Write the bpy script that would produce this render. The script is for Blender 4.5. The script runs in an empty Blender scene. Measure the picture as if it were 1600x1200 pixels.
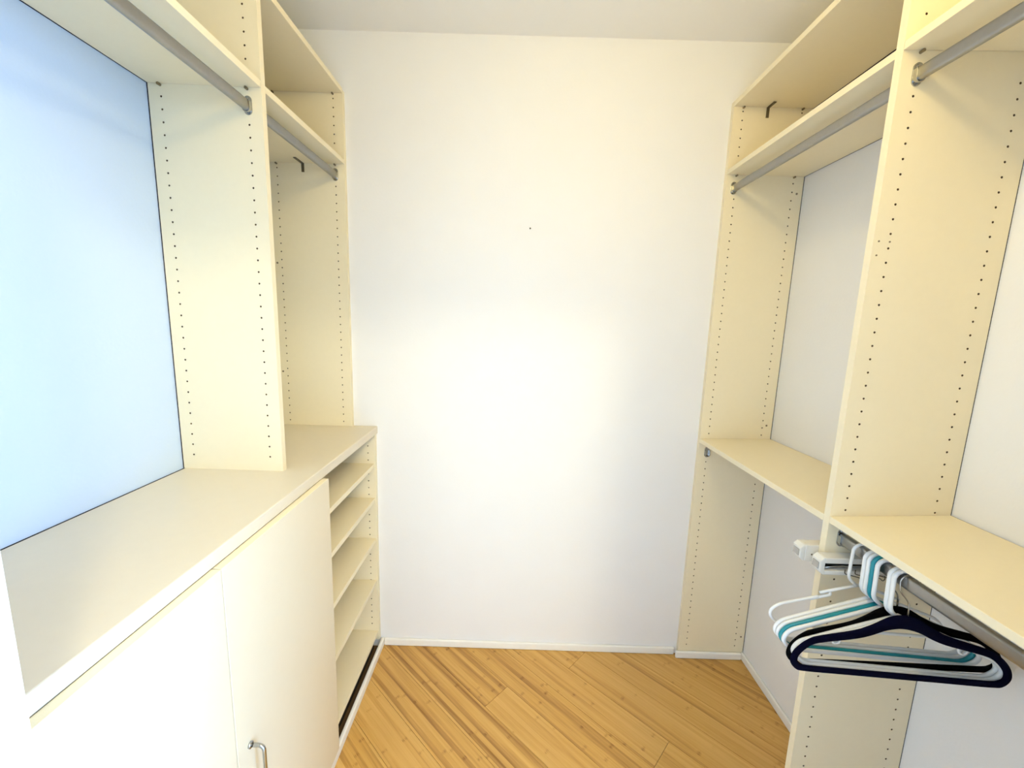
import bpy, bmesh, math, random
from mathutils import Vector, Matrix

random.seed(7)
scene = bpy.context.scene
COL = scene.collection

# ------------------------------------------------------------------ camera
CAM_F = 640.34          # focal length in pixels of a 1600 px wide frame
yaw, pitch, roll = -0.0025, -0.15306, 0.03039
fwd = Vector((math.sin(yaw) * math.cos(pitch), math.cos(yaw) * math.cos(pitch), math.sin(pitch)))
rgt = Vector((math.cos(yaw), -math.sin(yaw), 0))
upv = rgt.cross(fwd)
r2 = math.cos(roll) * rgt + math.sin(roll) * upv
u2 = -math.sin(roll) * rgt + math.cos(roll) * upv
cam_data = bpy.data.cameras.new('camera')
cam_data.sensor_fit = 'HORIZONTAL'
cam_data.sensor_width = 36.0
cam_data.lens = CAM_F / 1600 * 36.0
cam_data.clip_start = 0.01
cam = bpy.data.objects.new('camera', cam_data)
cam.matrix_world = Matrix(((r2.x, u2.x, -fwd.x, 0.0), (r2.y, u2.y, -fwd.y, -1.746),
                           (r2.z, u2.z, -fwd.z, 1.5451), (0, 0, 0, 1)))
COL.objects.link(cam)
scene.camera = cam

# ------------------------------------------------------------------ world, daylight, exposure
world = bpy.data.worlds.new('sky')
world.use_nodes = True
world.node_tree.nodes['Background'].inputs[0].default_value = (0.62, 0.82, 1.0, 1)
world.node_tree.nodes['Background'].inputs[1].default_value = 1.0
scene.world = world

def area(name, loc, aim, sx, sy, power, col):
    d = bpy.data.lights.new(name, 'AREA')
    d.shape = 'RECTANGLE'; d.size = sx; d.size_y = sy; d.energy = power; d.color = col
    o = bpy.data.objects.new(name, d)
    o.location = loc
    o.rotation_euler = Vector(aim).to_track_quat('-Z', 'Y').to_euler()
    COL.objects.link(o)
    return o
DAY_POWER = 122.0
DAY_COL = (0.31, 0.57, 1.0)
LAMP_POWER = 11.3
LAMP_COL = (1.0, 0.78, 0.335)
BED_POWER = 68.0
BED_COL = (1.0, 0.87, 0.52)
area('bedroom_window_daylight', (2.24, -2.45, 1.40), (-1, 0, 0), 1.10, 1.85, DAY_POWER, DAY_COL)

vs = scene.view_settings
vs.view_transform = 'Standard'
vs.look = 'None'
vs.gamma = 1.0
vs.use_curve_mapping = False
vs.exposure = 0.32
scene.cycles.use_denoising = True
scene.cycles.use_adaptive_sampling = True
scene.cycles.adaptive_threshold = 0.03
scene.cycles.max_bounces = 6
scene.cycles.diffuse_bounces = 5
scene.cycles.sample_clamp_indirect = 8.0

# ------------------------------------------------------------------ materials
def srgb(r, g, b):
    f = lambda c: (c / 255 / 12.92) if c / 255 <= 0.04045 else ((c / 255 + 0.055) / 1.055) ** 2.4
    return (f(r), f(g), f(b), 1)

def mat(name, col, rough=0.5, metal=0.0, noise=0.0, nscale=30.0, bump=0.0, bscale=200.0, sheen=0.0, spec=0.5):
    m = bpy.data.materials.new(name)
    m.use_nodes = True
    nt = m.node_tree
    b = nt.nodes['Principled BSDF']
    b.inputs['Roughness'].default_value = rough
    b.inputs['Metallic'].default_value = metal
    b.inputs['Specular IOR Level'].default_value = spec
    if sheen:
        b.inputs['Sheen Weight'].default_value = sheen
    tc = nt.nodes.new('ShaderNodeTexCoord')
    n = nt.nodes.new('ShaderNodeTexNoise')
    n.inputs['Scale'].default_value = nscale
    n.inputs['Detail'].default_value = 1
    nt.links.new(tc.outputs['Object'], n.inputs['Vector'])
    mix = nt.nodes.new('ShaderNodeMix'); mix.data_type = 'RGBA'
    k = 1 - noise
    mix.inputs[6].default_value = (col[0] * k, col[1] * k, col[2] * k, 1)
    mix.inputs[7].default_value = (min(1, col[0] * (1 + noise)), min(1, col[1] * (1 + noise)), min(1, col[2] * (1 + noise)), 1)
    nt.links.new(n.outputs['Fac'], mix.inputs[0])
    nt.links.new(mix.outputs[2], b.inputs['Base Color'])
    if bump:
        n2 = nt.nodes.new('ShaderNodeTexNoise')
        n2.inputs['Scale'].default_value = bscale
        n2.inputs['Detail'].default_value = 1
        nt.links.new(tc.outputs['Object'], n2.inputs['Vector'])
        bp = nt.nodes.new('ShaderNodeBump')
        bp.inputs['Strength'].default_value = bump
        bp.inputs['Distance'].default_value = 0.002
        nt.links.new(n2.outputs['Fac'], bp.inputs['Height'])
        nt.links.new(bp.outputs['Normal'], b.inputs['Normal'])
    return m

M = {}
M['wall'] = mat('white wall paint', (0.92, 0.92, 0.92), 0.7, noise=0.012, nscale=6, bump=0.12, bscale=120, spec=0.25)
M['wall_day_tint'] = mat('wall paint with blue daylight tint', (0.63, 0.75, 0.90), 0.7, noise=0.012, nscale=6, bump=0.12, bscale=120, spec=0.25)  # blue cast of the daylight is put into the left wall's colour
M['ceiling'] = mat('ceiling paint', (0.95, 0.94, 0.92), 0.8, noise=0.015, nscale=5, bump=0.1, bscale=90, spec=0.2)
M['trim'] = mat('white gloss trim paint', (0.95, 0.93, 0.87), 0.4, noise=0.02, nscale=25, bump=0.15, bscale=60)
M['cream'] = mat('cream melamine', (0.92, 0.825, 0.595), 0.42, noise=0.012, nscale=60, bump=0.03, bscale=400, spec=0.4)
M['counter'] = mat('pale counter laminate', (0.78, 0.70, 0.55), 0.35, noise=0.015, nscale=50, spec=0.4)
M['door'] = mat('off white door laminate', (0.82, 0.73, 0.55), 0.42, noise=0.01, nscale=40, spec=0.4)
M['board'] = mat('raw particle board', (0.16, 0.10, 0.05), 0.9, noise=0.3, nscale=600, spec=0.1)
M['shade_board'] = mat('toe kick board in painted shade', (0.05, 0.04, 0.03), 0.8, noise=0.1, nscale=80, spec=0.1)  # shade of the recess under the bottom shelf, put into the plinth colour
M['gap_shade'] = mat('dark grey gap shade', (0.045, 0.04, 0.045), 0.8, noise=0.1, nscale=80, spec=0.1)  # shade of the narrow wall gaps as a dark colour
M['chrome'] = mat('satin chrome', (0.46, 0.46, 0.45), 0.16, 1.0, noise=0.04, nscale=90)
M['rod'] = mat('satin steel tube', (0.36, 0.36, 0.36), 0.30, 1.0, noise=0.05, nscale=120)
M['bronze'] = mat('dark bronze steel', (0.16, 0.13, 0.08), 0.45, 0.6, noise=0.15, nscale=200)
M['pin'] = mat('brass shelf pin', (0.28, 0.22, 0.13), 0.4, 0.6, noise=0.1, nscale=200)
M['plastic'] = mat('white hanger plastic', (0.86, 0.86, 0.84), 0.35, noise=0.01, nscale=50)
M['teal'] = mat('teal hanger plastic', srgb(30, 140, 152), 0.35, noise=0.05, nscale=50)
M['black'] = mat('black velvet flocking', (0.0035, 0.0035, 0.0035), 0.9, noise=0.3, nscale=500, spec=0.04)
M['navy'] = mat('navy velvet flocking', (0.003, 0.003, 0.014), 0.9, noise=0.3, nscale=500, spec=0.04)
M['housing'] = mat('cream white rack plastic', (0.84, 0.82, 0.76), 0.4, noise=0.01, nscale=50)
M['dark'] = mat('dark recess steel', (0.05, 0.05, 0.045), 0.35, 0.8, noise=0.1, nscale=100)
M['bounce_carpet'] = mat('pale bounce light carpet', (0.78, 0.76, 0.72), 0.95, noise=0.08, nscale=300, bump=0.3, bscale=300, spec=0.1)  # unseen bedroom floor, made pale to bounce light into the closet
M['subfloor'] = mat('dark subfloor', (0.10, 0.055, 0.02), 0.9, noise=0.1, nscale=30)

def lamp_material(name, col, strength):
    m = bpy.data.materials.new(name)
    m.use_nodes = True
    nt = m.node_tree
    b = nt.nodes['Principled BSDF']
    b.inputs['Base Color'].default_value = (0.9, 0.88, 0.82, 1)
    b.inputs['Emission Color'].default_value = (*col, 1)
    b.inputs['Emission Strength'].default_value = strength
    return m
M['lamp'] = lamp_material('lit opal glass', LAMP_COL, 6.0)

def glass_material():
    m = bpy.data.materials.new('window glass')
    m.use_nodes = True
    nt = m.node_tree
    b = nt.nodes['Principled BSDF']
    b.inputs['Base Color'].default_value = (0.95, 0.98, 1, 1)
    b.inputs['Roughness'].default_value = 0.02
    b.inputs['Transmission Weight'].default_value = 1.0
    return m
M['glass'] = glass_material()

def bamboo():
    m = bpy.data.materials.new('bamboo plank')
    m.use_nodes = True
    nt = m.node_tree; N = nt.nodes; L = nt.links
    b = N['Principled BSDF']
    tc = N.new('ShaderNodeTexCoord')
    info = N.new('ShaderNodeObjectInfo')
    sep = N.new('ShaderNodeSeparateXYZ'); L.new(tc.outputs['Object'], sep.inputs[0])
    def math_(op, a, bb=None):
        n = N.new('ShaderNodeMath'); n.operation = op
        for i, v in enumerate((a, bb)):
            if v is None: continue
            if isinstance(v, (int, float)): n.inputs[i].default_value = v
            else: L.new(v, n.inputs[i])
        return n.outputs[0]
    rnd = math_('MULTIPLY', info.outputs['Random'], 57.0)
    strip = math_('FLOOR', math_('DIVIDE', sep.outputs['Y'], 0.0186))
    # each bamboo strip has its own tone
    comb = N.new('ShaderNodeCombineXYZ'); L.new(strip, comb.inputs[0]); L.new(rnd, comb.inputs[1])
    wn = N.new('ShaderNodeTexWhiteNoise'); wn.noise_dimensions = '3D'; L.new(comb.outputs[0], wn.inputs['Vector'])
    # long streaks along the plank
    comb2 = N.new('ShaderNodeCombineXYZ')
    L.new(math_('ADD', math_('MULTIPLY', sep.outputs['X'], 2.0), rnd), comb2.inputs[0])
    L.new(math_('MULTIPLY', sep.outputs['Y'], 52.0), comb2.inputs[1])
    L.new(math_('ADD', rnd, strip), comb2.inputs[2])
    n1 = N.new('ShaderNodeTexNoise'); n1.inputs['Scale'].default_value = 1.0; n1.inputs['Detail'].default_value = 5
    n1.inputs['Roughness'].default_value = 0.6
    L.new(comb2.outputs[0], n1.inputs['Vector'])
    comb3 = N.new('ShaderNodeCombineXYZ')
    L.new(math_('ADD', math_('MULTIPLY', sep.outputs['X'], 20.0), rnd), comb3.inputs[0])
    L.new(math_('MULTIPLY', sep.outputs['Y'], 700.0), comb3.inputs[1])
    L.new(rnd, comb3.inputs[2])
    n2 = N.new('ShaderNodeTexNoise'); n2.inputs['Scale'].default_value = 1.0; n2.inputs['Detail'].default_value = 2
    L.new(comb3.outputs[0], n2.inputs['Vector'])
    # knuckles: short dark marks, one every ~0.3 m on each strip at a random offset
    wn2 = N.new('ShaderNodeTexWhiteNoise'); wn2.noise_dimensions = '3D'
    comb4 = N.new('ShaderNodeCombineXYZ'); L.new(strip, comb4.inputs[1]); L.new(rnd, comb4.inputs[2]); L.new(comb4.outputs[0], wn2.inputs['Vector'])
    ph = math_('FRACT', math_('ADD', math_('DIVIDE', sep.outputs['X'], 0.31), wn2.outputs['Value']))
    d = math_('ABSOLUTE', math_('SUBTRACT', ph, 0.5))
    kn = N.new('ShaderNodeMapRange'); kn.inputs[1].default_value = 0.0; kn.inputs[2].default_value = 0.030
    kn.inputs[3].default_value = 1.0; kn.inputs[4].default_value = 0.0
    L.new(d, kn.inputs[0])
    knm = math_('MULTIPLY', kn.outputs[0], math_('GREATER_THAN', n2.outputs['Fac'], 0.5))
    knm = math_('MULTIPLY', math_('MULTIPLY', knm, 0.26), math_('GREATER_THAN', wn2.outputs['Value'], 0.45))
    # fac: 0 dark .. 1 light
    f = math_('ADD', math_('MULTIPLY', wn.outputs['Value'], 0.26), math_('MULTIPLY', n1.outputs['Fac'], 0.90))
    f = math_('ADD', f, math_('MULTIPLY', n2.outputs['Fac'], 0.10))
    f = math_('SUBTRACT', f, 0.17)
    f = math_('ADD', f, math_('MULTIPLY', math_('SUBTRACT', info.outputs['Random'], 0.5), 0.14))
    f = math_('SUBTRACT', f, knm)
    cr = N.new('ShaderNodeValToRGB')
    e = cr.color_ramp.elements
    e[0].position = 0.08; e[0].color = srgb(138, 92, 34)
    e[1].position = 0.78; e[1].color = srgb(224, 182, 108)
    x = cr.color_ramp.elements.new(0.42); x.color = srgb(206, 159, 83)
    L.new(f, cr.inputs[0])
    L.new(cr.outputs[0], b.inputs['Base Color'])
    b.inputs['Roughness'].default_value = 0.38
    bpn = N.new('ShaderNodeBump'); bpn.inputs['Strength'].default_value = 0.05; bpn.inputs['Distance'].default_value = 0.001
    L.new(n2.outputs['Fac'], bpn.inputs['Height']); L.new(bpn.outputs['Normal'], b.inputs['Normal'])
    return m
M['bamboo'] = bamboo()

# ------------------------------------------------------------------ helpers
def link(name, bm, m, parent=None, smooth=False, bevel=0.0):
    me = bpy.data.meshes.new(name)
    bmesh.ops.recalc_face_normals(bm, faces=bm.faces[:])
    bm.to_mesh(me); bm.free()
    for mm in (m if isinstance(m, (list, tuple)) else [m]):
        me.materials.append(M[mm])
    if smooth:
        for p in me.polygons: p.use_smooth = True
    o = bpy.data.objects.new(name, me)
    COL.objects.link(o)
    if parent is not None: o.parent = parent
    if bevel:
        bv = o.modifiers.new('bevel', 'BEVEL'); bv.width = bevel; bv.segments = 2; bv.limit_method = 'ANGLE'
    return o

def tag(o, label, cat, group=None):
    o['label'] = label; o['category'] = cat
    if group: o['group'] = group
    return o

def struct(o):
    o['kind'] = 'structure'
    return o

def thing(name, loc, label, cat, group=None, rz=0.0):
    o = bpy.data.objects.new(name, None)
    o.empty_display_size = 0.05
    o.location = loc; o.rotation_euler = (0, 0, rz)
    COL.objects.link(o)
    return tag(o, label, cat, group)

def hexa(bm, p):
    """box from 8 corners: p[0..3] bottom loop, p[4..7] top loop"""
    v = [bm.verts.new(q) for q in p]
    for f in ((0, 1, 2, 3), (4, 5, 6, 7), (0, 1, 5, 4), (1, 2, 6, 5), (2, 3, 7, 6), (3, 0, 4, 7)):
        bm.faces.new([v[i] for i in f])

def box(bm, x0, x1, y0, y1, z0, z1):
    hexa(bm, [(x0, y0, z0), (x1, y0, z0), (x1, y1, z0), (x0, y1, z0), (x0, y0, z1), (x1, y0, z1), (x1, y1, z1), (x0, y1, z1)])

def boxm(*boxes):
    bm = bmesh.new()
    for b in boxes: box(bm, *b)
    return bm

def extrude_poly(bm, pts, axis, a, b):
    """pts: 2-D outline, extruded along axis 'x','y','z' from a to b"""
    def P(p, k):
        if axis == 'y': return (p[0], k, p[1])
        if axis == 'x': return (k, p[0], p[1])
        return (p[0], p[1], k)
    A = [bm.verts.new(P(p, a)) for p in pts]; B = [bm.verts.new(P(p, b)) for p in pts]
    n = len(pts)
    bm.faces.new(A); bm.faces.new(B)
    for i in range(n): bm.faces.new((A[i], A[(i + 1) % n], B[(i + 1) % n], B[i]))

def tube(bm, pts, r, seg=8, closed=False, caps=True):
    pts = [Vector(p) for p in pts]
    n = len(pts); rings = []
    prev = None
    for i in range(n):
        if closed: t = pts[(i + 1) % n] - pts[i - 1]
        else: t = pts[min(i + 1, n - 1)] - pts[max(i - 1, 0)]
        t.normalize()
        if prev is None:
            a = Vector((0, 1, 0)) if abs(t.y) < 0.9 else Vector((1, 0, 0))
        else: a = prev
        a = (a - t * a.dot(t)).normalized(); prev = a
        b = t.cross(a)
        rr = r[i] if isinstance(r, (list, tuple)) else r
        rings.append([bm.verts.new(pts[i] + (a * math.cos(k * 2 * math.pi / seg) + b * math.sin(k * 2 * math.pi / seg)) * rr) for k in range(seg)])
    m = n if closed else n - 1
    for i in range(m):
        A, B = rings[i], rings[(i + 1) % n]
        for k in range(seg): bm.faces.new((A[k], A[(k + 1) % seg], B[(k + 1) % seg], B[k]))
    if caps and not closed:
        bm.faces.new(rings[0]); bm.faces.new(rings[-1])

def smooth_path(pts, rad, n=6):
    """polyline with rounded corners; pts 2-D, rad per corner or one number"""
    out = [pts[0]]
    for i in range(1, len(pts) - 1):
        r = rad[i] if isinstance(rad, (list, tuple)) else rad
        p0, p, p1 = Vector(pts[i - 1]), Vector(pts[i]), Vector(pts[i + 1])
        d0 = (p0 - p); d1 = (p1 - p)
        k = min(r, d0.length * 0.49, d1.length * 0.49)
        a = p + d0.normalized() * k; b = p + d1.normalized() * k
        for j in range(n + 1):
            t = j / n
            q = a * (1 - t) ** 2 + p * 2 * t * (1 - t) + b * t * t
            out.append(tuple(q))
    out.append(pts[-1])
    return out

def stadium(cx, cz, w, h, n=8):
    r = w / 2; out = []
    for k in range(n + 1):
        a = math.pi * k / n
        out.append((cx + r * math.cos(a), cz + h / 2 - r + r * math.sin(a)))
    for k in range(n + 1):
        a = math.pi + math.pi * k / n
        out.append((cx + r * math.cos(a), cz - h / 2 + r + r * math.sin(a)))
    return out

# ------------------------------------------------------------------ room shell
XL, XR, YF, ZC = -0.998, 1.124, -1.40, 2.62
BX0, BX1, BY0 = -1.95, 2.30, -4.30
DX0, DX1, DZ = -0.467, 0.53, 2.05
struct(link('wall_back', boxm((XL - 0.1, XR + 0.1, 0, 0.1, -0.02, ZC)), 'wall'))
struct(link('wall_left', boxm((XL - 0.1, XL, YF - 0.12, 0, -0.02, ZC)), 'wall_day_tint'))
struct(link('wall_right', boxm((XR, XR + 0.1, YF - 0.12, 0, -0.02, ZC)), 'wall'))
struct(link('wall_front', boxm((XL, DX0 - 0.014, YF - 0.12, YF, 0, ZC), (DX1 + 0.014, XR, YF - 0.12, YF, 0, ZC),
                               (DX0 - 0.014, DX1 + 0.014, YF - 0.12, YF, DZ + 0.014, ZC),
                               (BX0, XL - 0.1, YF - 0.12, YF, 0, ZC), (XR + 0.1, BX1, YF - 0.12, YF, 0, ZC)), 'wall'))
struct(link('ceiling', boxm((BX0 - 0.1, BX1 + 0.1, BY0 - 0.1, 0.1, ZC, ZC + 0.08)), 'ceiling'))
struct(link('trim_1', boxm((DX0 - 0.014, DX0, YF - 0.12, YF, 0, DZ), (DX1, DX1 + 0.014, YF - 0.12, YF, 0, DZ),
                           (DX0 - 0.014, DX1 + 0.014, YF - 0.12, YF, DZ, DZ + 0.014)), 'trim'))
# bedroom on the other side of the doorway, with its window
struct(link('wall_bedroom_left', boxm((BX0 - 0.1, BX0, BY0, YF, -0.02, ZC)), 'wall'))
struct(link('wall_bedroom_rear', boxm((BX0 - 0.1, BX1 + 0.1, BY0 - 0.1, BY0, -0.02, ZC)), 'wall'))
WY0, WY1, WZ0, WZ1 = -3.10, -1.80, 0.42, 2.38
struct(link('wall_bedroom_right', boxm((BX1, BX1 + 0.1, BY0, WY0, -0.02, ZC), (BX1, BX1 + 0.1, WY1, YF, -0.02, ZC),
                                       (BX1, BX1 + 0.1, WY0, WY1, -0.02, WZ0), (BX1, BX1 + 0.1, WY0, WY1, WZ1, ZC)), 'wall'))
win = struct(link('window_1', boxm((BX1 + 0.02, BX1 + 0.08, WY0, WY0 + 0.06, WZ0, WZ1), (BX1 + 0.02, BX1 + 0.08, WY1 - 0.06, WY1, WZ0, WZ1),
                                   (BX1 + 0.02, BX1 + 0.08, WY0 + 0.06, WY1 - 0.06, WZ0, WZ0 + 0.06),
                                   (BX1 + 0.02, BX1 + 0.08, WY0 + 0.06, WY1 - 0.06, WZ1 - 0.06, WZ1),
                                   (BX1 + 0.02, BX1 + 0.08, -2.48, -2.42, WZ0 + 0.06, WZ1 - 0.06)), 'trim'))
link('pane', boxm((BX1 + 0.045, BX1 + 0.051, WY0 + 0.06, -2.48, WZ0 + 0.06, WZ1 - 0.06)), 'glass', win)
link('pane', boxm((BX1 + 0.045, BX1 + 0.051, -2.42, WY1 - 0.06, WZ0 + 0.06, WZ1 - 0.06)), 'glass', win)

# floor: slab with diagonal bamboo planks
floor = struct(link('floor', boxm((BX0 - 0.1, BX1 + 0.1, BY0 - 0.1, 0.1, -0.06, -0.012)), 'subfloor'))
dvec = Vector((0.731, -0.682, 0)).normalized(); nvec = Vector((-dvec.y, dvec.x, 0))   # along / across a plank
PW = 0.131
def clip(poly, ax, val, keep_less):
    out = []
    for i in range(len(poly)):
        a, b = poly[i], poly[(i + 1) % len(poly)]
        ia = (a[ax] <= val) if keep_less else (a[ax] >= val)
        ib = (b[ax] <= val) if keep_less else (b[ax] >= val)
        if ia: out.append(a)
        if ia != ib:
            t = (val - a[ax]) / (b[ax] - a[ax]); out.append(a + (b - a) * t)
    return out
def plank(t0, t1, s0, s1, lim):
    g = 0.0007
    poly = [dvec * t + nvec * s for t, s in ((t0 + g, s0 + g), (t1 - g, s0 + g), (t1 - g, s1 - g), (t0 + g, s1 - g))]
    for ax, v, less in ((0, lim[0], False), (0, lim[1], True), (1, lim[2], False), (1, lim[3], True)):
        poly = clip(poly, ax, v, less)
        if len(poly) < 3: return
    c = dvec * ((t0 + t1) / 2) + nvec * ((s0 + s1) / 2)
    loc = [((p - c).dot(dvec), (p - c).dot(nvec)) for p in poly]
    bm = bmesh.new()
    extrude_poly(bm, loc, 'z', -0.012, 0.0)
    o = link('plank', bm, 'bamboo', floor)
    o.location = (c.x, c.y, random.uniform(-0.0002, 0.0))
    o.rotation_euler = (0, 0, math.atan2(dvec.y, dvec.x))
PLEN = 1.83
known = {-3: 0.156, -1: 0.748, 0: 0.288}
for row in range(-20, 10):
    s0 = 0.1185 + row * PW
    off = known.get(row, random.uniform(1.22, 1.40))
    for j in range(-5, 8):
        t0 = off + (j - 1) * PLEN
        plank(t0, t0 + PLEN, s0, s0 + PW, (-0.592, XR, YF - 0.12, 0.0))
struct(link('unseen_bedroom_floor', boxm((BX0, BX1, BY0, YF - 0.121, -0.0118, 0.0)), 'bounce_carpet'))

# baseboards and shoe mouldings
def moulding(name, x0, x1, y0, y1, h=0.036):
    return struct(link(name, boxm((x0, x1, y0, y1, 0, h)), 'trim', bevel=0.005))
moulding('baseboard_back', -0.574, 0.803, -0.012, 0.0)
moulding('baseboard_back_panel', 0.803, XR - 0.012, -0.033, -0.020, 0.034)
moulding('baseboard_right', XR - 0.012, XR, -0.741, -0.020)
moulding('baseboard_right_front', XR - 0.012, XR, -1.38, -0.761)
moulding('baseboard_left', -0.590, -0.574, -1.38, -0.0005, 0.037)

# ------------------------------------------------------------------ perforated panels
HR = 0.0027
def perf_panel(name, x0, x1, y0, y1, z0, z1, near=(), far=(), label='', group=None, parent=None, mname='cream'):
    """near / far: list of (col_x, [z...]) drilled rows on the face at y0 (towards the camera) / at y1"""
    bm = bmesh.new()
    def face(y, cols, inward):
        if not cols:
            v = [bm.verts.new(p) for p in ((x0, y, z0), (x1, y, z0), (x1, y, z1), (x0, y, z1))]
            bm.faces.new(v); return
        cols = sorted(cols)
        xs = [x0]
        for cx, zs in cols: xs += [cx - 0.012, cx + 0.012]
        xs.append(x1)
        def quad(a, b, c, d):
            bm.faces.new([bm.verts.new((p[0], y, p[1])) for p in (a, b, c, d)])
        for i in range(len(xs) - 1):
            if i % 2 == 0:
                quad((xs[i], z0), (xs[i + 1], z0), (xs[i + 1], z1), (xs[i], z1)); continue
            cx, zs = cols[i // 2]
            zs = sorted(z for z in zs if z0 + 0.017 < z < z1 - 0.017)
            a, b = xs[i], xs[i + 1]
            cur = z0
            for z in zs:
                lo, hi = z - 0.0155, z + 0.0155
                if lo - cur > 1e-4: quad((a, cur), (b, cur), (b, lo), (a, lo))
                oc = [(cx + HR * math.cos(math.radians(22.5 + 45 * k)), z + HR * math.sin(math.radians(22.5 + 45 * k))) for k in range(8)]
                O = [bm.verts.new((p[0], y, p[1])) for p in oc]
                I = [bm.verts.new((p[0], y + inward * 0.008, p[1])) for p in oc]
                C = [bm.verts.new((p[0], y, p[1])) for p in ((b, hi), (a, hi), (a, lo), (b, lo))]  # TR TL BL BR
                for k in range(4):
                    bm.faces.new((C[k], O[(2 * k + 1) % 8], O[2 * k]))            # corner triangles
                    bm.faces.new((C[k], C[(k + 1) % 4], O[(2 * k + 2) % 8], O[(2 * k + 1) % 8]))
                for k in range(8):
                    f = bm.faces.new((O[k], O[(k + 1) % 8], I[(k + 1) % 8], I[k])); f.material_index = 1
                f = bm.faces.new(I); f.material_index = 1
                cur = hi
            if z1 - cur > 1e-4: quad((a, cur), (b, cur), (b, z1), (a, z1))
    face(y0, list(near), 1)
    face(y1, list(far), -1)
    for q in (((x0, y0, z0), (x0, y1, z0), (x0, y1, z1), (x0, y0, z1)), ((x1, y0, z0), (x1, y1, z0), (x1, y1, z1), (x1, y0, z1)),
              ((x0, y0, z0), (x1, y0, z0), (x1, y1, z0), (x0, y1, z0)), ((x0, y0, z1), (x1, y0, z1), (x1, y1, z1), (x0, y1, z1))):
        bm.faces.new([bm.verts.new(p) for p in q])
    bmesh.ops.remove_doubles(bm, verts=bm.verts[:], dist=1e-6)
    o = link(name, bm, [mname, 'board'], parent)
    if label: tag(o, label, 'closet upright', group)
    return o

def lattice(z, lo, hi, skip=()):
    out = []
    k = math.ceil((lo - z) / 0.032)
    while z + k * 0.032 < hi:
        v = z + k * 0.032
        if not any(a < v < b for a, b in skip): out.append(v)
        k += 1
    return out

def caps(panel, pts, y, r=0.004):
    for x, z in pts:
        bm = bmesh.new()
        extrude_poly(bm, [(x + r * math.cos(a * math.pi / 5), z + r * math.sin(a * math.pi / 5)) for a in range(10)], 'y', y - 0.0012, y + 0.001)
        c = link('screw', bm, 'pin', panel)
        c['label'] = 'small brown screw head'

T = 0.019
GAP = 0.004
XLP, XRP = -0.692, 0.817
YLM, YRM = -0.557, -0.760
ZT = 2.404
PX0 = XL + GAP          # rear edge of left panels
PX1 = XR - 0.003          # rear edge of right panels
LH = (-0.9605, -0.729)  # hole columns left
RHC = (0.8537, 1.0805)  # hole columns right
lz = lattice(1.0837, 1.08, 2.39, [(2.112, 2.180)])
lzf = lattice(1.0837, 1.08, 2.39, [(2.058, 2.180)])
lm = perf_panel('closet_upright', PX0, XLP, YLM, YLM + T, 1.0712, ZT, [(LH[0], lz), (LH[1], lzf)], [(LH[0], lz), (LH[1], lzf)],
                'cream drilled divider panel standing on the counter, pale daylit face towards the doorway', 'upright closet panels')
bz = lattice(1.0921, 1.08, 2.38, [(2.125, 2.175)])
bzf = lattice(1.0921, 1.08, 2.38, [(2.062, 2.175)])
lb = perf_panel('closet_upright', PX0, XLP, -T, -0.0003, 1.0712, ZT, [(LH[0], bz), (LH[1], bzf)], [],
                'cream drilled panel against the back wall above the counter', 'upright closet panels')
caps(lb, [(-0.979, 1.7507), (-0.980, 1.3035)], -T)
rz_ = lattice(1.8955, 0.05, 2.39, [(2.118, 2.175), (1.045, 1.092)])
rzf = lattice(1.8955, 0.05, 2.39, [(2.068, 2.175), (0.925, 1.092)])
rm = perf_panel('closet_upright', XRP, PX1, YRM, YRM + T, 0.0003, ZT, [(RHC[0], rzf), (RHC[1], rz_)], [(RHC[0], rzf), (RHC[1], rz_)],
                'tall cream drilled divider panel from floor up, behind the clothes hangers', 'upright closet panels')
caps(rm, [(0.8293, 1.7507), (0.8286, 1.7194), (0.8543, 1.750)], YRM, 0.002)
rbz = lattice(1.1206, 0.045, 2.38, [(2.125, 2.170), (1.035, 1.080)])
rbzf = lattice(1.1206, 0.045, 2.38, [(2.062, 2.170), (0.975, 1.080)])
rb = perf_panel('closet_upright', XRP, PX1, -T, -0.0003, 0.0003, ZT, [(RHC[0], rbzf), (RHC[1], rbz)], [],
                'tall cream drilled panel against the back wall, with white moulding at its foot', 'upright closet panels')
caps(rb, [(1.0996, 2.0752), (1.0976, 1.1314), (1.1048, 0.1128)], -T)
def gap_shade(parent, x0, x1, y0, y1, z0, z1):  # added dark strip in a wall gap, painting the shade there
    o = link('gap_shade_strip', boxm((x0, x1, y0, y1, z0, z1)), 'gap_shade', parent)
    o['label'] = 'thin dark strip standing in for the shaded gap at the wall'
gap_shade(lm, XL + 0.0002, PX0 - 0.0001, YLM + 0.0008, YLM + T - 0.0008, 1.0715, ZT)
gap_shade(lb, XL + 0.0002, PX0 - 0.0001, -T + 0.0008, -0.001, 1.0715, ZT)
gap_shade(rm, PX1 + 0.0001, XR - 0.0002, YRM + 0.0008, YRM + T - 0.0008, 0.038, ZT)
gap_shade(rb, PX1 + 0.0001, XR - 0.0002, -T + 0.0008, -0.001, 0.040, ZT)
# end panels on the doorway wall (carry the near ends of shelves and rods)
perf_panel('closet_upright', PX0, XLP, YF + 0.0005, YF + T, 1.0712, ZT, [], [(LH[0], lz), (LH[1], lzf)],
           'cream end panel on the counter beside the doorway, at the left edge', 'upright closet panels')
perf_panel('closet_upright', XRP, PX1, YF + 0.0005, YF + T, 0.0003, ZT, [], [(RHC[0], rzf), (RHC[1], rz_)],
           'tall cream end panel beside the doorway, at the right edge', 'upright closet panels')

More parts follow.
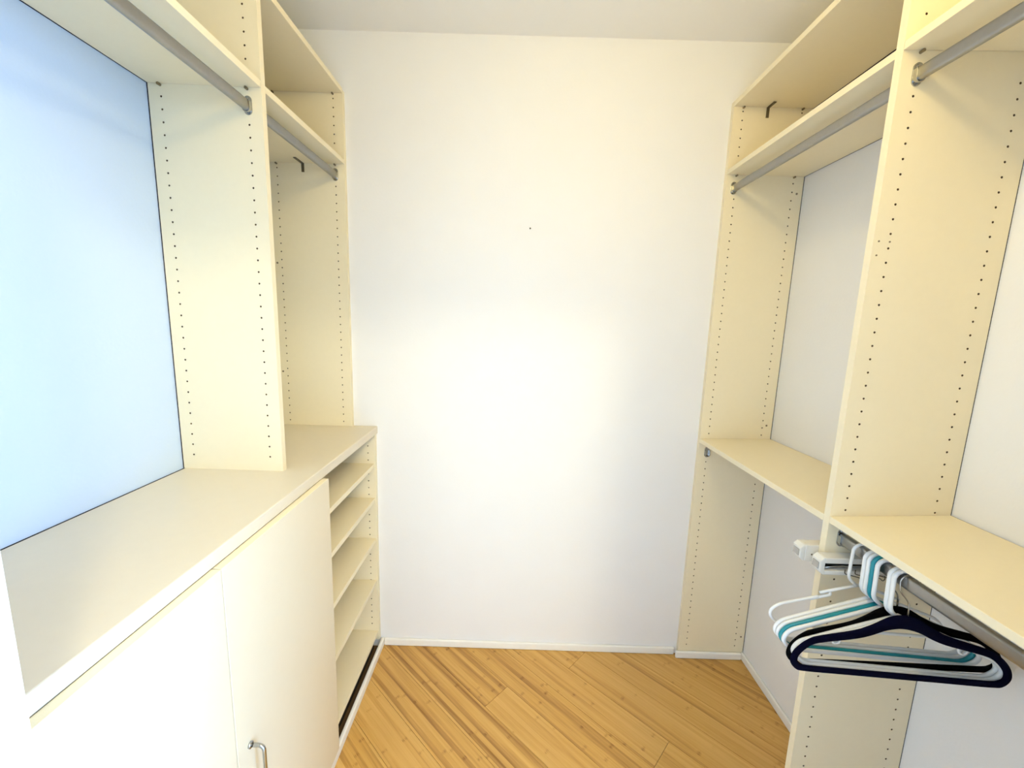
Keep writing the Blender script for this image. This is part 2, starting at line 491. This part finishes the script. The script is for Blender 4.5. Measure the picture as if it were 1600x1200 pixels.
# ------------------------------------------------------------------ shelves
def shelf(label, xf, xr, y_near, y_far, zt, thick, cols, group='closet shelves', pins=True):
    """zt: top heights (front_far, rear_far, front_near, rear_near)"""
    ff, rf, fn, rn = zt
    bm = bmesh.new()
    c = [(xf, y_near, fn), (xr, y_near, rn), (xr, y_far, rf), (xf, y_far, ff)]
    hexa(bm, [(p[0], p[1], p[2] - thick) for p in c] + c)
    o = tag(link('closet_shelf', bm, 'cream', bevel=0.0012), label, 'shelf', group)
    sx = sorted((xr, XL if xr < 0 else XR))
    gap_shade(o, sx[0] + 0.0001, sx[1] - 0.0001, y_near + 0.0005, y_far - 0.0005, min(rf, rn) - thick + 0.0008, min(rf, rn) - 0.001)
    if pins:
        for col in cols:
            k = (col - xf) / (xr - xf)
            for y, sgn, zz in ((y_far, -1, ff + (rf - ff) * k), (y_near, 1, fn + (rn - fn) * k)):
                b = bmesh.new()
                z = zz - thick - 0.0042
                tube(b, [(col, y - sgn * 0.0, z), (col, y + sgn * 0.009, z)], 0.0035, 8)
                link('shelf_pin', b, 'pin', o, smooth=False)
    return o
yl0, yl1 = YLM + T, -T            # far left bay
yn0, yn1 = YF + T, YLM            # near left bay
e = 0.0004
s_l_near = shelf('cream shelf above the chrome rod over the bright left wall', XLP, PX0, yn0 + e, yn1 - e, (2.153, 2.158, 2.155, 2.160), 0.018, LH)
s_l_far = shelf('cream shelf above the short rod in the far left bay', XLP, PX0, yl0 + e, yl1 - e, (2.1535, 2.1535, 2.150, 2.152), 0.018, LH)
s_l_top = shelf('topmost cream shelf of the far left bay', XLP, PX0, yl0 + e, yl1 - e, (2.410, 2.410, 2.408, 2.408), 0.018, LH)
yr0, yr1 = YRM + T, -T
ym0, ym1 = YF + T, YRM
s_r_near = shelf('cream shelf above the rod at the top right corner', XRP, PX1, ym0 + e, ym1 - e, (2.163, 2.168, 2.163, 2.168), 0.018, RHC)
s_r_far = shelf('cream shelf above the rod in the far right bay', XRP, PX1, yr0 + e, yr1 - e, (2.157, 2.157, 2.156, 2.158), 0.018, RHC)
s_r_top = shelf('topmost cream shelf of the far right bay', XRP, PX1, yr0 + e, yr1 - e, (2.403, 2.403, 2.408, 2.408), 0.018, RHC)
shelf('cream waist high shelf in the far right bay, a chrome rod cup under its corner', XRP, PX1, yr0 + e, yr1 - e, (1.0647, 1.0725, 1.0737, 1.086), 0.018, RHC)
shelf('wide cream waist high shelf above the clothes hangers', XRP, PX1, ym0 + e, ym1 - e, (1.0777, 1.0905, 1.0744, 1.094), 0.0178, RHC)

def angle_bracket(parent, x, z, leg, arm):
    bm = bmesh.new()
    box(bm, x - 0.005, x + 0.005, -T - 0.003, -T, z - leg, z)
    box(bm, x - 0.005, x + 0.005, -T - arm, -T - 0.003, z - 0.003, z)
    o = link('angle_bracket', bm, 'bronze', parent)
    o['label'] = 'small dark metal angle bracket'
angle_bracket(s_l_far, -0.857, 2.1352, 0.033, 0.062)
angle_bracket(s_r_top, 0.948, 2.3847, 0.037, 0.045)

# ------------------------------------------------------------------ hanging rods
def rod_bracket(parent, x, y, z, sgn, name='bracket'):
    """flange on a panel face at y; sgn = direction (in y) the cup points to"""
    bm = bmesh.new()
    extrude_poly(bm, stadium(x, z + 0.002, 0.021, 0.047), 'y', y, y + sgn * 0.0025)
    # open cup hugging the underside of the tube
    R, r = 0.0102, 0.0080
    outer = [(x + R * math.cos(math.pi + math.pi * k / 8), z - 0.0075 + R * math.sin(math.pi + math.pi * k / 8)) for k in range(9)]
    inner = [(x + r * math.cos(math.pi + math.pi * k / 8), z - 0.0075 + r * math.sin(math.pi + math.pi * k / 8)) for k in range(9)]
    outer = [(x - R, z + 0.010)] + outer + [(x + R, z + 0.010)]
    inner = [(x - r, z + 0.010)] + inner + [(x + r, z + 0.010)]
    for i in range(len(outer) - 1):
        q = [outer[i], outer[i + 1], inner[i + 1], inner[i]]
        A = [bm.verts.new((p[0], y + sgn * 0.0025, p[1])) for p in q]; B = [bm.verts.new((p[0], y + sgn * 0.012, p[1])) for p in q]
        bm.faces.new(A); bm.faces.new(B)
        for k in range(4): bm.faces.new((A[k], A[(k + 1) % 4], B[(k + 1) % 4], B[k]))
    o = link(name, bm, 'chrome', parent)
    b = bmesh.new()
    tube(b, [(x, y + sgn * 0.0025, z + 0.019), (x, y + sgn * 0.0042, z + 0.019)], 0.0036, 10)
    link('screw', b, 'chrome', o)
    return o
def rod(label, x, z, y_near, y_far):
    t = thing('closet_rod', (0, 0, 0), label, 'rod', 'hanging rods')
    bm = bmesh.new()
    extrude_poly(bm, stadium(x, z, 0.0150, 0.030, 10), 'y', y_near + 0.004, y_far - 0.004)
    o = link('tube', bm, 'rod', t, smooth=True)
    m = o.modifiers.new('edges', 'EDGE_SPLIT'); m.split_angle = math.radians(50)
    rod_bracket(t, x, y_far, z, -1)
    rod_bracket(t, x, y_near, z, 1)
rod('satin metal rod under the near left shelf, in front of the bright wall', -0.729, 2.089, yn0, yn1)
rod('short satin metal rod in the far left bay', -0.729, 2.094, yl0, yl1)
rod('satin metal rod at the top right corner', 0.8537, 2.096, ym0, ym1)
rod('satin metal rod high in the far right bay', 0.8480, 2.087, yr0, yr1)
ROD_Z = 1.0190
rod('satin metal rod the clothes hangers hang from', 0.8537, ROD_Z, ym0, ym1)
lone = rod_bracket(None, 0.8537, -T, 1.004, -1, 'rod_bracket')
tag(lone, 'empty chrome rod cup under the corner of the far right shelf', 'bracket')

# ------------------------------------------------------------------ left counter and low cabinets
XC = -0.588
bm = bmesh.new()
box(bm, XL + GAP, XC, YF + 0.0005, -0.0005, 1.0385, 1.0710)
ct = tag(link('countertop', bm, 'counter', bevel=0.003), 'long pale cream countertop along the left wall', 'countertop')
gap_shade(ct, XL + 0.0002, XL + GAP - 0.0001, YF + 0.001, -0.001, 1.040, 1.0705)

XB = -0.592     # front of the carcass
cab = thing('low_cabinet', (0, 0, 0), 'white two door cabinet under the left counter', 'cabinet')
Y0, Y1 = YF + 0.001, -0.5345
link('side_panel', boxm((XL + GAP, XB, Y0, Y0 + T, 0.04, 1.0382)), 'cream', cab)
perf_panel('side_panel', XL + GAP, XB, Y1 - T, Y1, 0.04, 1.0382, parent=cab)
link('back_panel', boxm((XL + GAP, XL + GAP + 0.006, Y0 + T, Y1 - T, 0.06, 1.0382)), 'cream', cab)
link('bottom_panel', boxm((XL + GAP + 0.006, XB, Y0 + T, Y1 - T, 0.04, 0.059)), 'cream', cab)
link('plinth', boxm((XL + 0.05, XB - 0.02, Y0, Y1, -0.0118, 0.04)), 'cream', cab)
XD = XB + 0.0015
def door(y0, y1, yh):
    d = link('door', boxm((XD, XD + 0.0195, y0, y1, 0.042, 1.0373)), ['door', 'cream'], cab, bevel=0.001)
    for p in d.data.polygons:
        if abs(p.normal.z) > 0.9: p.material_index = 1
    z0, z1, out = 0.446, 0.578, XD + 0.0195
    bm = bmesh.new()
    p = smooth_path([(out, z1), (out + 0.032, z1), (out + 0.032, z0), (out, z0)], 0.014, 6)
    tube(bm, [(a, yh, b) for a, b in p], 0.0042, 10)
    for z in (z0, z1):
        tube(bm, [(out, yh, z), (out + 0.004, yh, z)], 0.0075, 12)
    h = link('handle', bm, 'chrome', d, smooth=True)
    h['label'] = 'slim chrome wire pull handle'
door(YF + 0.004, -0.9985, -1.034)
door(-0.9955, -0.5200, -0.957)

unit = thing('open_shelf_unit', (0, 0, 0), 'open cream shoe shelf unit under the counter at the back corner', 'shelf unit')
ohz = lattice(0.9848, 0.10, 1.03)
perf_panel('side_panel', XL + GAP, XB - 0.002, -T, -0.0005, 0.038, 1.0382, [(-0.627, ohz), (-0.93, ohz)], [], parent=unit)
perf_panel('side_panel', XL + GAP, XB - 0.002, -0.5340, -0.5340 + T, 0.038, 1.0382, [], [(-0.627, ohz), (-0.93, ohz)], parent=unit)
link('back_panel', boxm((XL + GAP, XL + GAP + 0.006, -0.5340 + T, -T, 0.06, 1.0382)), 'cream', unit)
for zt in (0.905, 0.745, 0.552, 0.345):
    s = link('shelf', boxm((XL + GAP + 0.006, -0.600, -0.5340 + T + 0.0005, -T - 0.0005, zt - 0.019, zt)), 'cream', unit, bevel=0.0012)
    for y, sg in ((-T, -1), (-0.5340 + T, 1)):
        b = bmesh.new()
        tube(b, [(-0.627, y, zt - 0.0225), (-0.627, y + sg * 0.008, zt - 0.0225)], 0.003, 8)
        link('shelf_pin', b, 'pin', s)
link('bottom_shelf', boxm((XL + GAP + 0.006, -0.600, -0.5340 + T + 0.0005, -T - 0.0005, 0.066, 0.085)), 'cream', unit, bevel=0.0012)
link('plinth', boxm((XL + 0.05, -0.622, -0.514, -0.0195, -0.0118, 0.0655)), 'shade_board', unit)

# ------------------------------------------------------------------ pull-out tie racks
def tie_rack(label, y_panel, sgn, x0, zc, slotted):
    """housing fixed to a panel face at y_panel, thickness towards sgn"""
    t = thing('tie_rack', (0, 0, 0), label, 'tie rack', 'pull-out tie racks')
    th, h, L = 0.030, 0.046, 0.285
    ya, yb = sorted((y_panel, y_panel + sgn * th))
    z0, z1 = zc - h / 2, zc + h / 2
    bm = bmesh.new()
    # back plate and two rails leave a channel open on the side away from the panel
    yo = y_panel + sgn * th
    yi = y_panel + sgn * 0.006
    box(bm, x0 + 0.012, x0 + L, min(y_panel, yi), max(y_panel, yi), z0, z1)
    box(bm, x0 + 0.012, x0 + L, min(yi, yo), max(yi, yo), z1 - 0.015, z1)
    box(bm, x0 + 0.012, x0 + L, min(yi, yo), max(yi, yo), z0, z0 + 0.012)
    link('housing', bm, 'housing', t, bevel=0.002)
    bm = bmesh.new()
    c = 0.009
    prof = [(x0, z0 + c), (x0 + c, z0), (x0 + 0.012, z0), (x0 + 0.012, z1), (x0 + c, z1), (x0, z1 - c)]
    extrude_poly(bm, prof, 'y', ya, yb)
    link('end_cap', bm, 'housing', t, bevel=0.0015)
    bm = bmesh.new()
    box(bm, x0 - 0.002, x0 + 0.001, ya + 0.005, yb - 0.005, zc - 0.009, zc + 0.008)
    p = link('pull_tip', bm, 'chrome', t); p['label'] = 'square satin metal tip of the slide'
    ym = (yi + yo) / 2
    bm = bmesh.new()
    box(bm, x0 + 0.013, x0 + L - 0.004, min(yi, yi + sgn * 0.004), max(yi, yi + sgn * 0.004), z0 + 0.013, z1 - 0.016)
    link('slide', bm, 'dark', t)
    bm = bmesh.new()
    tube(bm, [(x0 + 0.016, ym + sgn * 0.002, zc - 0.008), (x0 + 0.060, ym + sgn * 0.002, zc - 0.003), (x0 + L - 0.008, ym + sgn * 0.002, zc - 0.004)], 0.0020, 8)
    link('slide_rail', bm, 'chrome', t, smooth=True)
    if slotted:
        for k in range(6):
            xx = x0 + 0.062 + k * 0.026
            bm = bmesh.new()
            pts = smooth_path([(0, 0), (-0.0, -0.011), (0.040, -0.021), (0.046, -0.028), (0.052, -0.024), (0.050, -0.014)], 0.004, 3)
            tube(bm, [(xx + u, yo + sgn * 0.0015, zc - 0.006 + w) for u, w in pts], 0.0011, 6)
            hk = link('hook', bm, 'bronze', t, smooth=True)
            hk['label'] = 'thin bronze wire tie hook'
    else:
        bm = bmesh.new()
        f = y_panel - sgn * 0.0006
        tube(bm, [(x0 + 0.030, f, zc - 0.003), (x0 + 0.030, f + sgn * 0.002, zc - 0.003)], 0.0022, 10)
        link('screw', bm, 'bronze', t)
tie_rack('white tie rack end jutting out behind the right divider panel', YRM + T + 0.0003, 1, 0.771, 0.9630, False)
tie_rack('white pull-out tie rack with wire hooks on the divider, beside the hangers', YRM - 0.0003, -1, 0.788, 0.9570, True)

# ------------------------------------------------------------------ clothes hangers
def hook_path(w_neck, left=-0.019):
    r = 0.019
    top = 0.0045
    pts = [(0.004, w_neck), (left, w_neck + 0.018), (left, -0.012)]
    p = smooth_path(pts, 0.014, 5)
    for k in range(1, 13):
        a = math.pi - math.pi * k / 12
        p.append((r * math.cos(a), top - r + r * math.sin(a) * 1.0))
    p.append((r, top - r - 0.012))
    return p
def place(t, y, yaw, tilt, shift=0.0):
    t.location = (0.8537, y, ROD_Z + 0.015)
    for ch in t.children:
        if ch.name.split('.')[0] != 'hook': ch.location = (shift, 0, 0)
    t.rotation_euler = (0, tilt, yaw)

def tube_hanger(label, y, yaw, tilt, material, r=0.0049, hw=0.205, neck=-0.107, end=-0.210, base=-0.238, straps=False, cat_group='plastic hangers'):
    t = thing('tube_hanger', (0, 0, 0), label, 'hanger', cat_group)
    bm = bmesh.new()
    tube(bm, [(u, 0, w + r * 0.2) for u, w in hook_path(neck - 0.002)], r * 0.95, 10)
    h = link('hook', bm, material, t, smooth=True)
    bm = bmesh.new()
    pts = [(0.0, neck), (hw - 0.010, end + 0.020), (hw + 0.004, end - 0.006), (hw - 0.018, base), (0, base), (-hw + 0.018, base), (-hw - 0.004, end - 0.006), (-hw + 0.010, end + 0.020), (0.0, neck)]
    p = smooth_path(pts, [0, 0.018, 0.014, 0.016, 0.01, 0.016, 0.014, 0.018, 0], 5)
    tube(bm, [(u, 0, w) for u, w in p[:-1]], r, 10, closed=True)
    link('frame', bm, material, t, smooth=True)
    if straps:
        for sg in (-1, 1):
            bm = bmesh.new()
            u0 = sg * 0.118; w0 = neck + (end + 0.02 - neck) * 0.118 / (hw - 0.01)
            q = smooth_path([(u0, w0), (u0 + sg * 0.000, w0 - 0.020), (u0 + sg * 0.012, w0 - 0.024), (u0 + sg * 0.017, w0 - 0.014)], 0.006, 4)
            tube(bm, [(u, 0, w) for u, w in q], 0.0024, 8)
            link('strap_hook', bm, material, t, smooth=True)
    place(t, y, yaw, tilt, 0.008)
    return t

def notch_hanger(label, y, yaw, tilt):
    """thin white hanger whose arms step down in two notches"""
    t = thing('notched_hanger', (0, 0, 0), label, 'hanger', 'plastic hangers')
    r = 0.0036
    bm = bmesh.new()
    tube(bm, [(u, 0, w) for u, w in hook_path(-0.104)], r, 10)
    link('hook', bm, 'plastic', t, smooth=True)
    bm = bmesh.new()
    for sg in (-1, 1):
        P = lambda u, w: (sg * u, 0, w)
        tube(bm, [P(0, -0.100), P(0.092, -0.131)], r, 8)
        tube(bm, [P(u, w) for u, w in smooth_path([(0.070, -0.124), (0.066, -0.134), (0.112, -0.150)], 0.006, 3)], r, 8)
        q = smooth_path([(0.094, -0.142), (0.098, -0.143), (0.186, -0.172), (0.206, -0.196), (0.186, -0.222), (0.0, -0.226)], [0, 0.002, 0.016, 0.016, 0.02, 0], 5)
        tube(bm, [P(u, w) for u, w in q], r, 8)
    link('frame', bm, 'plastic', t, smooth=True)
    place(t, y, yaw, tilt, 0.014)
    return t

def catmull(pts, n=5, closed=True):
    out = []; N = len(pts)
    for i in range(N):
        p0, p1, p2, p3 = (Vector(pts[(i + k - 1) % N]) for k in range(4))
        for j in range(n):
            s = j / n
            out.append(tuple(0.5 * ((2 * p1) + (p2 - p0) * s + (2 * p0 - 5 * p1 + 4 * p2 - p3) * s * s + (3 * p1 - p0 - 3 * p2 + p3) * s ** 3)))
    return out

def velvet_hanger(label, y, yaw, tilt, material):
    t = thing('velvet_hanger', (0, 0, 0), label, 'hanger', 'velvet hangers')
    Rh = [(0.000, -0.090), (0.028, -0.096), (0.060, -0.117), (0.092, -0.133), (0.150, -0.150), (0.166, -0.155), (0.178, -0.160), (0.198, -0.176), (0.214, -0.198), (0.218, -0.222), (0.206, -0.240), (0.184, -0.2445), (0.10, -0.2445)]
    Ri = [(0.000, -0.122), (0.030, -0.128), (0.060, -0.143), (0.090, -0.154), (0.150, -0.168), (0.174, -0.176), (0.192, -0.192), (0.203, -0.210), (0.202, -0.224), (0.192, -0.229), (0.180, -0.230), (0.14, -0.230), (0.07, -0.230)]
    def half(R): return catmull(R + [(0.0, R[-1][1])] + [(-u, w) for u, w in reversed(R[1:])], 4)
    A, B = half(Rh), half(Ri)
    bm = bmesh.new()
    th = 0.0026
    n = len(A)
    rings = []
    # rounded band profile between the outer and the inner outline
    for (k, dy) in ((0.0, 0.35), (0.12, 1.0), (0.88, 1.0), (1.0, 0.35), (1.0, -0.35), (0.88, -1.0), (0.12, -1.0), (0.0, -0.35)):
        rings.append([bm.verts.new((A[i][0] * (1 - k) + B[i][0] * k, dy * th, A[i][1] * (1 - k) + B[i][1] * k)) for i in range(n)])
    for a in range(8):
        R0, R1 = rings[a], rings[(a + 1) % 8]
        for i in range(n): bm.faces.new((R0[i], R0[(i + 1) % n], R1[(i + 1) % n], R1[i]))
    link('body', bm, material, t, smooth=True)
    bm = bmesh.new()
    p = [(0.006, -0.094), (0.006, -0.062)]
    p = smooth_path([(0.006, -0.094), (0.006, -0.060), (-0.016, -0.034), (-0.0165, -0.012)], 0.012, 4)
    for k in range(1, 13):
        a = math.pi - math.pi * k / 12
        p.append((0.0165 * math.cos(a), -0.0135 + 0.0165 * math.sin(a)))
    p.append((0.0165, -0.024))
    tube(bm, [(u, 0, w) for u, w in p], 0.0016, 8)
    hk = link('hook', bm, 'chrome', t, smooth=True)
    hk['label'] = 'thin chrome wire hook'
    place(t, y, yaw, tilt)
    return t

Y7 = math.radians(-7)
notch_hanger('thin white notched hanger hanging farthest back, its left arm above the rest', -0.824, math.radians(-4), math.radians(1.2))
tube_hanger('white plastic hanger second from the back, next to the thin notched one', -0.858, Y7, math.radians(-1.5), 'plastic')
tube_hanger('white plastic hanger directly behind the teal one', -0.869, Y7, math.radians(-1.5), 'plastic')
tube_hanger('teal plastic hanger among the white ones', -0.880, Y7, math.radians(-1.5), 'teal')
tube_hanger('white plastic hanger directly in front of the teal one', -0.891, Y7, math.radians(-1.5), 'plastic')
velvet_hanger('black velvet hanger between white hangers, behind the navy one', -0.914, Y7, math.radians(-5.2), 'black')
tube_hanger('white plastic hanger right in front of the black velvet one', -0.922, Y7, math.radians(-2.0), 'plastic')
tube_hanger('white plastic hanger with small strap hooks right behind the navy velvet one', -0.932, Y7, math.radians(-2.0), 'plastic', straps=True)
velvet_hanger('dark navy velvet hanger hanging frontmost on the rod', -0.944, Y7, math.radians(-2.5), 'navy')

# ------------------------------------------------------------------ small marks and the ceiling lamp
bm = bmesh.new()
tube(bm, [(0.0506, 0.001, 1.9184), (0.0506, -0.004, 1.9184)], 0.0030, 10)
tag(link('nail', bm, 'dark'), 'tiny nail stub in the middle of the back wall', 'nail')

def lathe(bm, prof, n=32):
    rings = []
    for r, z in prof:
        rings.append([bm.verts.new((r * math.cos(2 * math.pi * k / n), r * math.sin(2 * math.pi * k / n), z)) for k in range(n)] if r > 1e-6 else [bm.verts.new((0, 0, z))])
    for A, B in zip(rings, rings[1:]):
        for k in range(n):
            a = [A[k % len(A)], A[(k + 1) % len(A)], B[(k + 1) % len(B)], B[k % len(B)]]
            u = []
            for v in a:
                if v not in u: u.append(v)
            if len(u) > 2: bm.faces.new(u)

def ceiling_lamp(label, x, y, drop, rad, power, col):
    lamp = thing('ceiling_lamp', (x, y, ZC), label, 'lamp')
    bm = bmesh.new()
    lathe(bm, [(0.0, 0.0), (rad * 1.35, 0.0), (rad * 1.35, -0.010), (rad * 1.1, -0.022), (0.016, -0.026), (0.016, -drop + 0.026), (0.0, -drop + 0.026)])
    link('canopy', bm, 'trim', lamp)
    bm = bmesh.new()
    lathe(bm, [(0.0, -drop + 0.030)] + [(0.030 * math.sin(math.radians(a)), -drop + 0.030 * math.cos(math.radians(a))) for a in range(15, 180, 15)] + [(0.0, -drop - 0.030)], 16)
    link('bulb', bm, 'lamp', lamp, smooth=True)
    d = bpy.data.lights.new('lamp_glow', 'POINT')
    d.energy = power; d.color = col; d.shadow_soft_size = rad
    o = bpy.data.objects.new('lamp_glow', d)
    o.location = (0, 0, -drop); o.parent = lamp
    COL.objects.link(o)
ceiling_lamp('small ceiling lamp with a bare lit bulb inside the closet', 0.24, -1.18, 0.16, 0.062, LAMP_POWER, LAMP_COL)
ceiling_lamp('ceiling lamp with a bare lit bulb in the bedroom', 0.60, -2.65, 0.17, 0.11, BED_POWER, BED_COL)
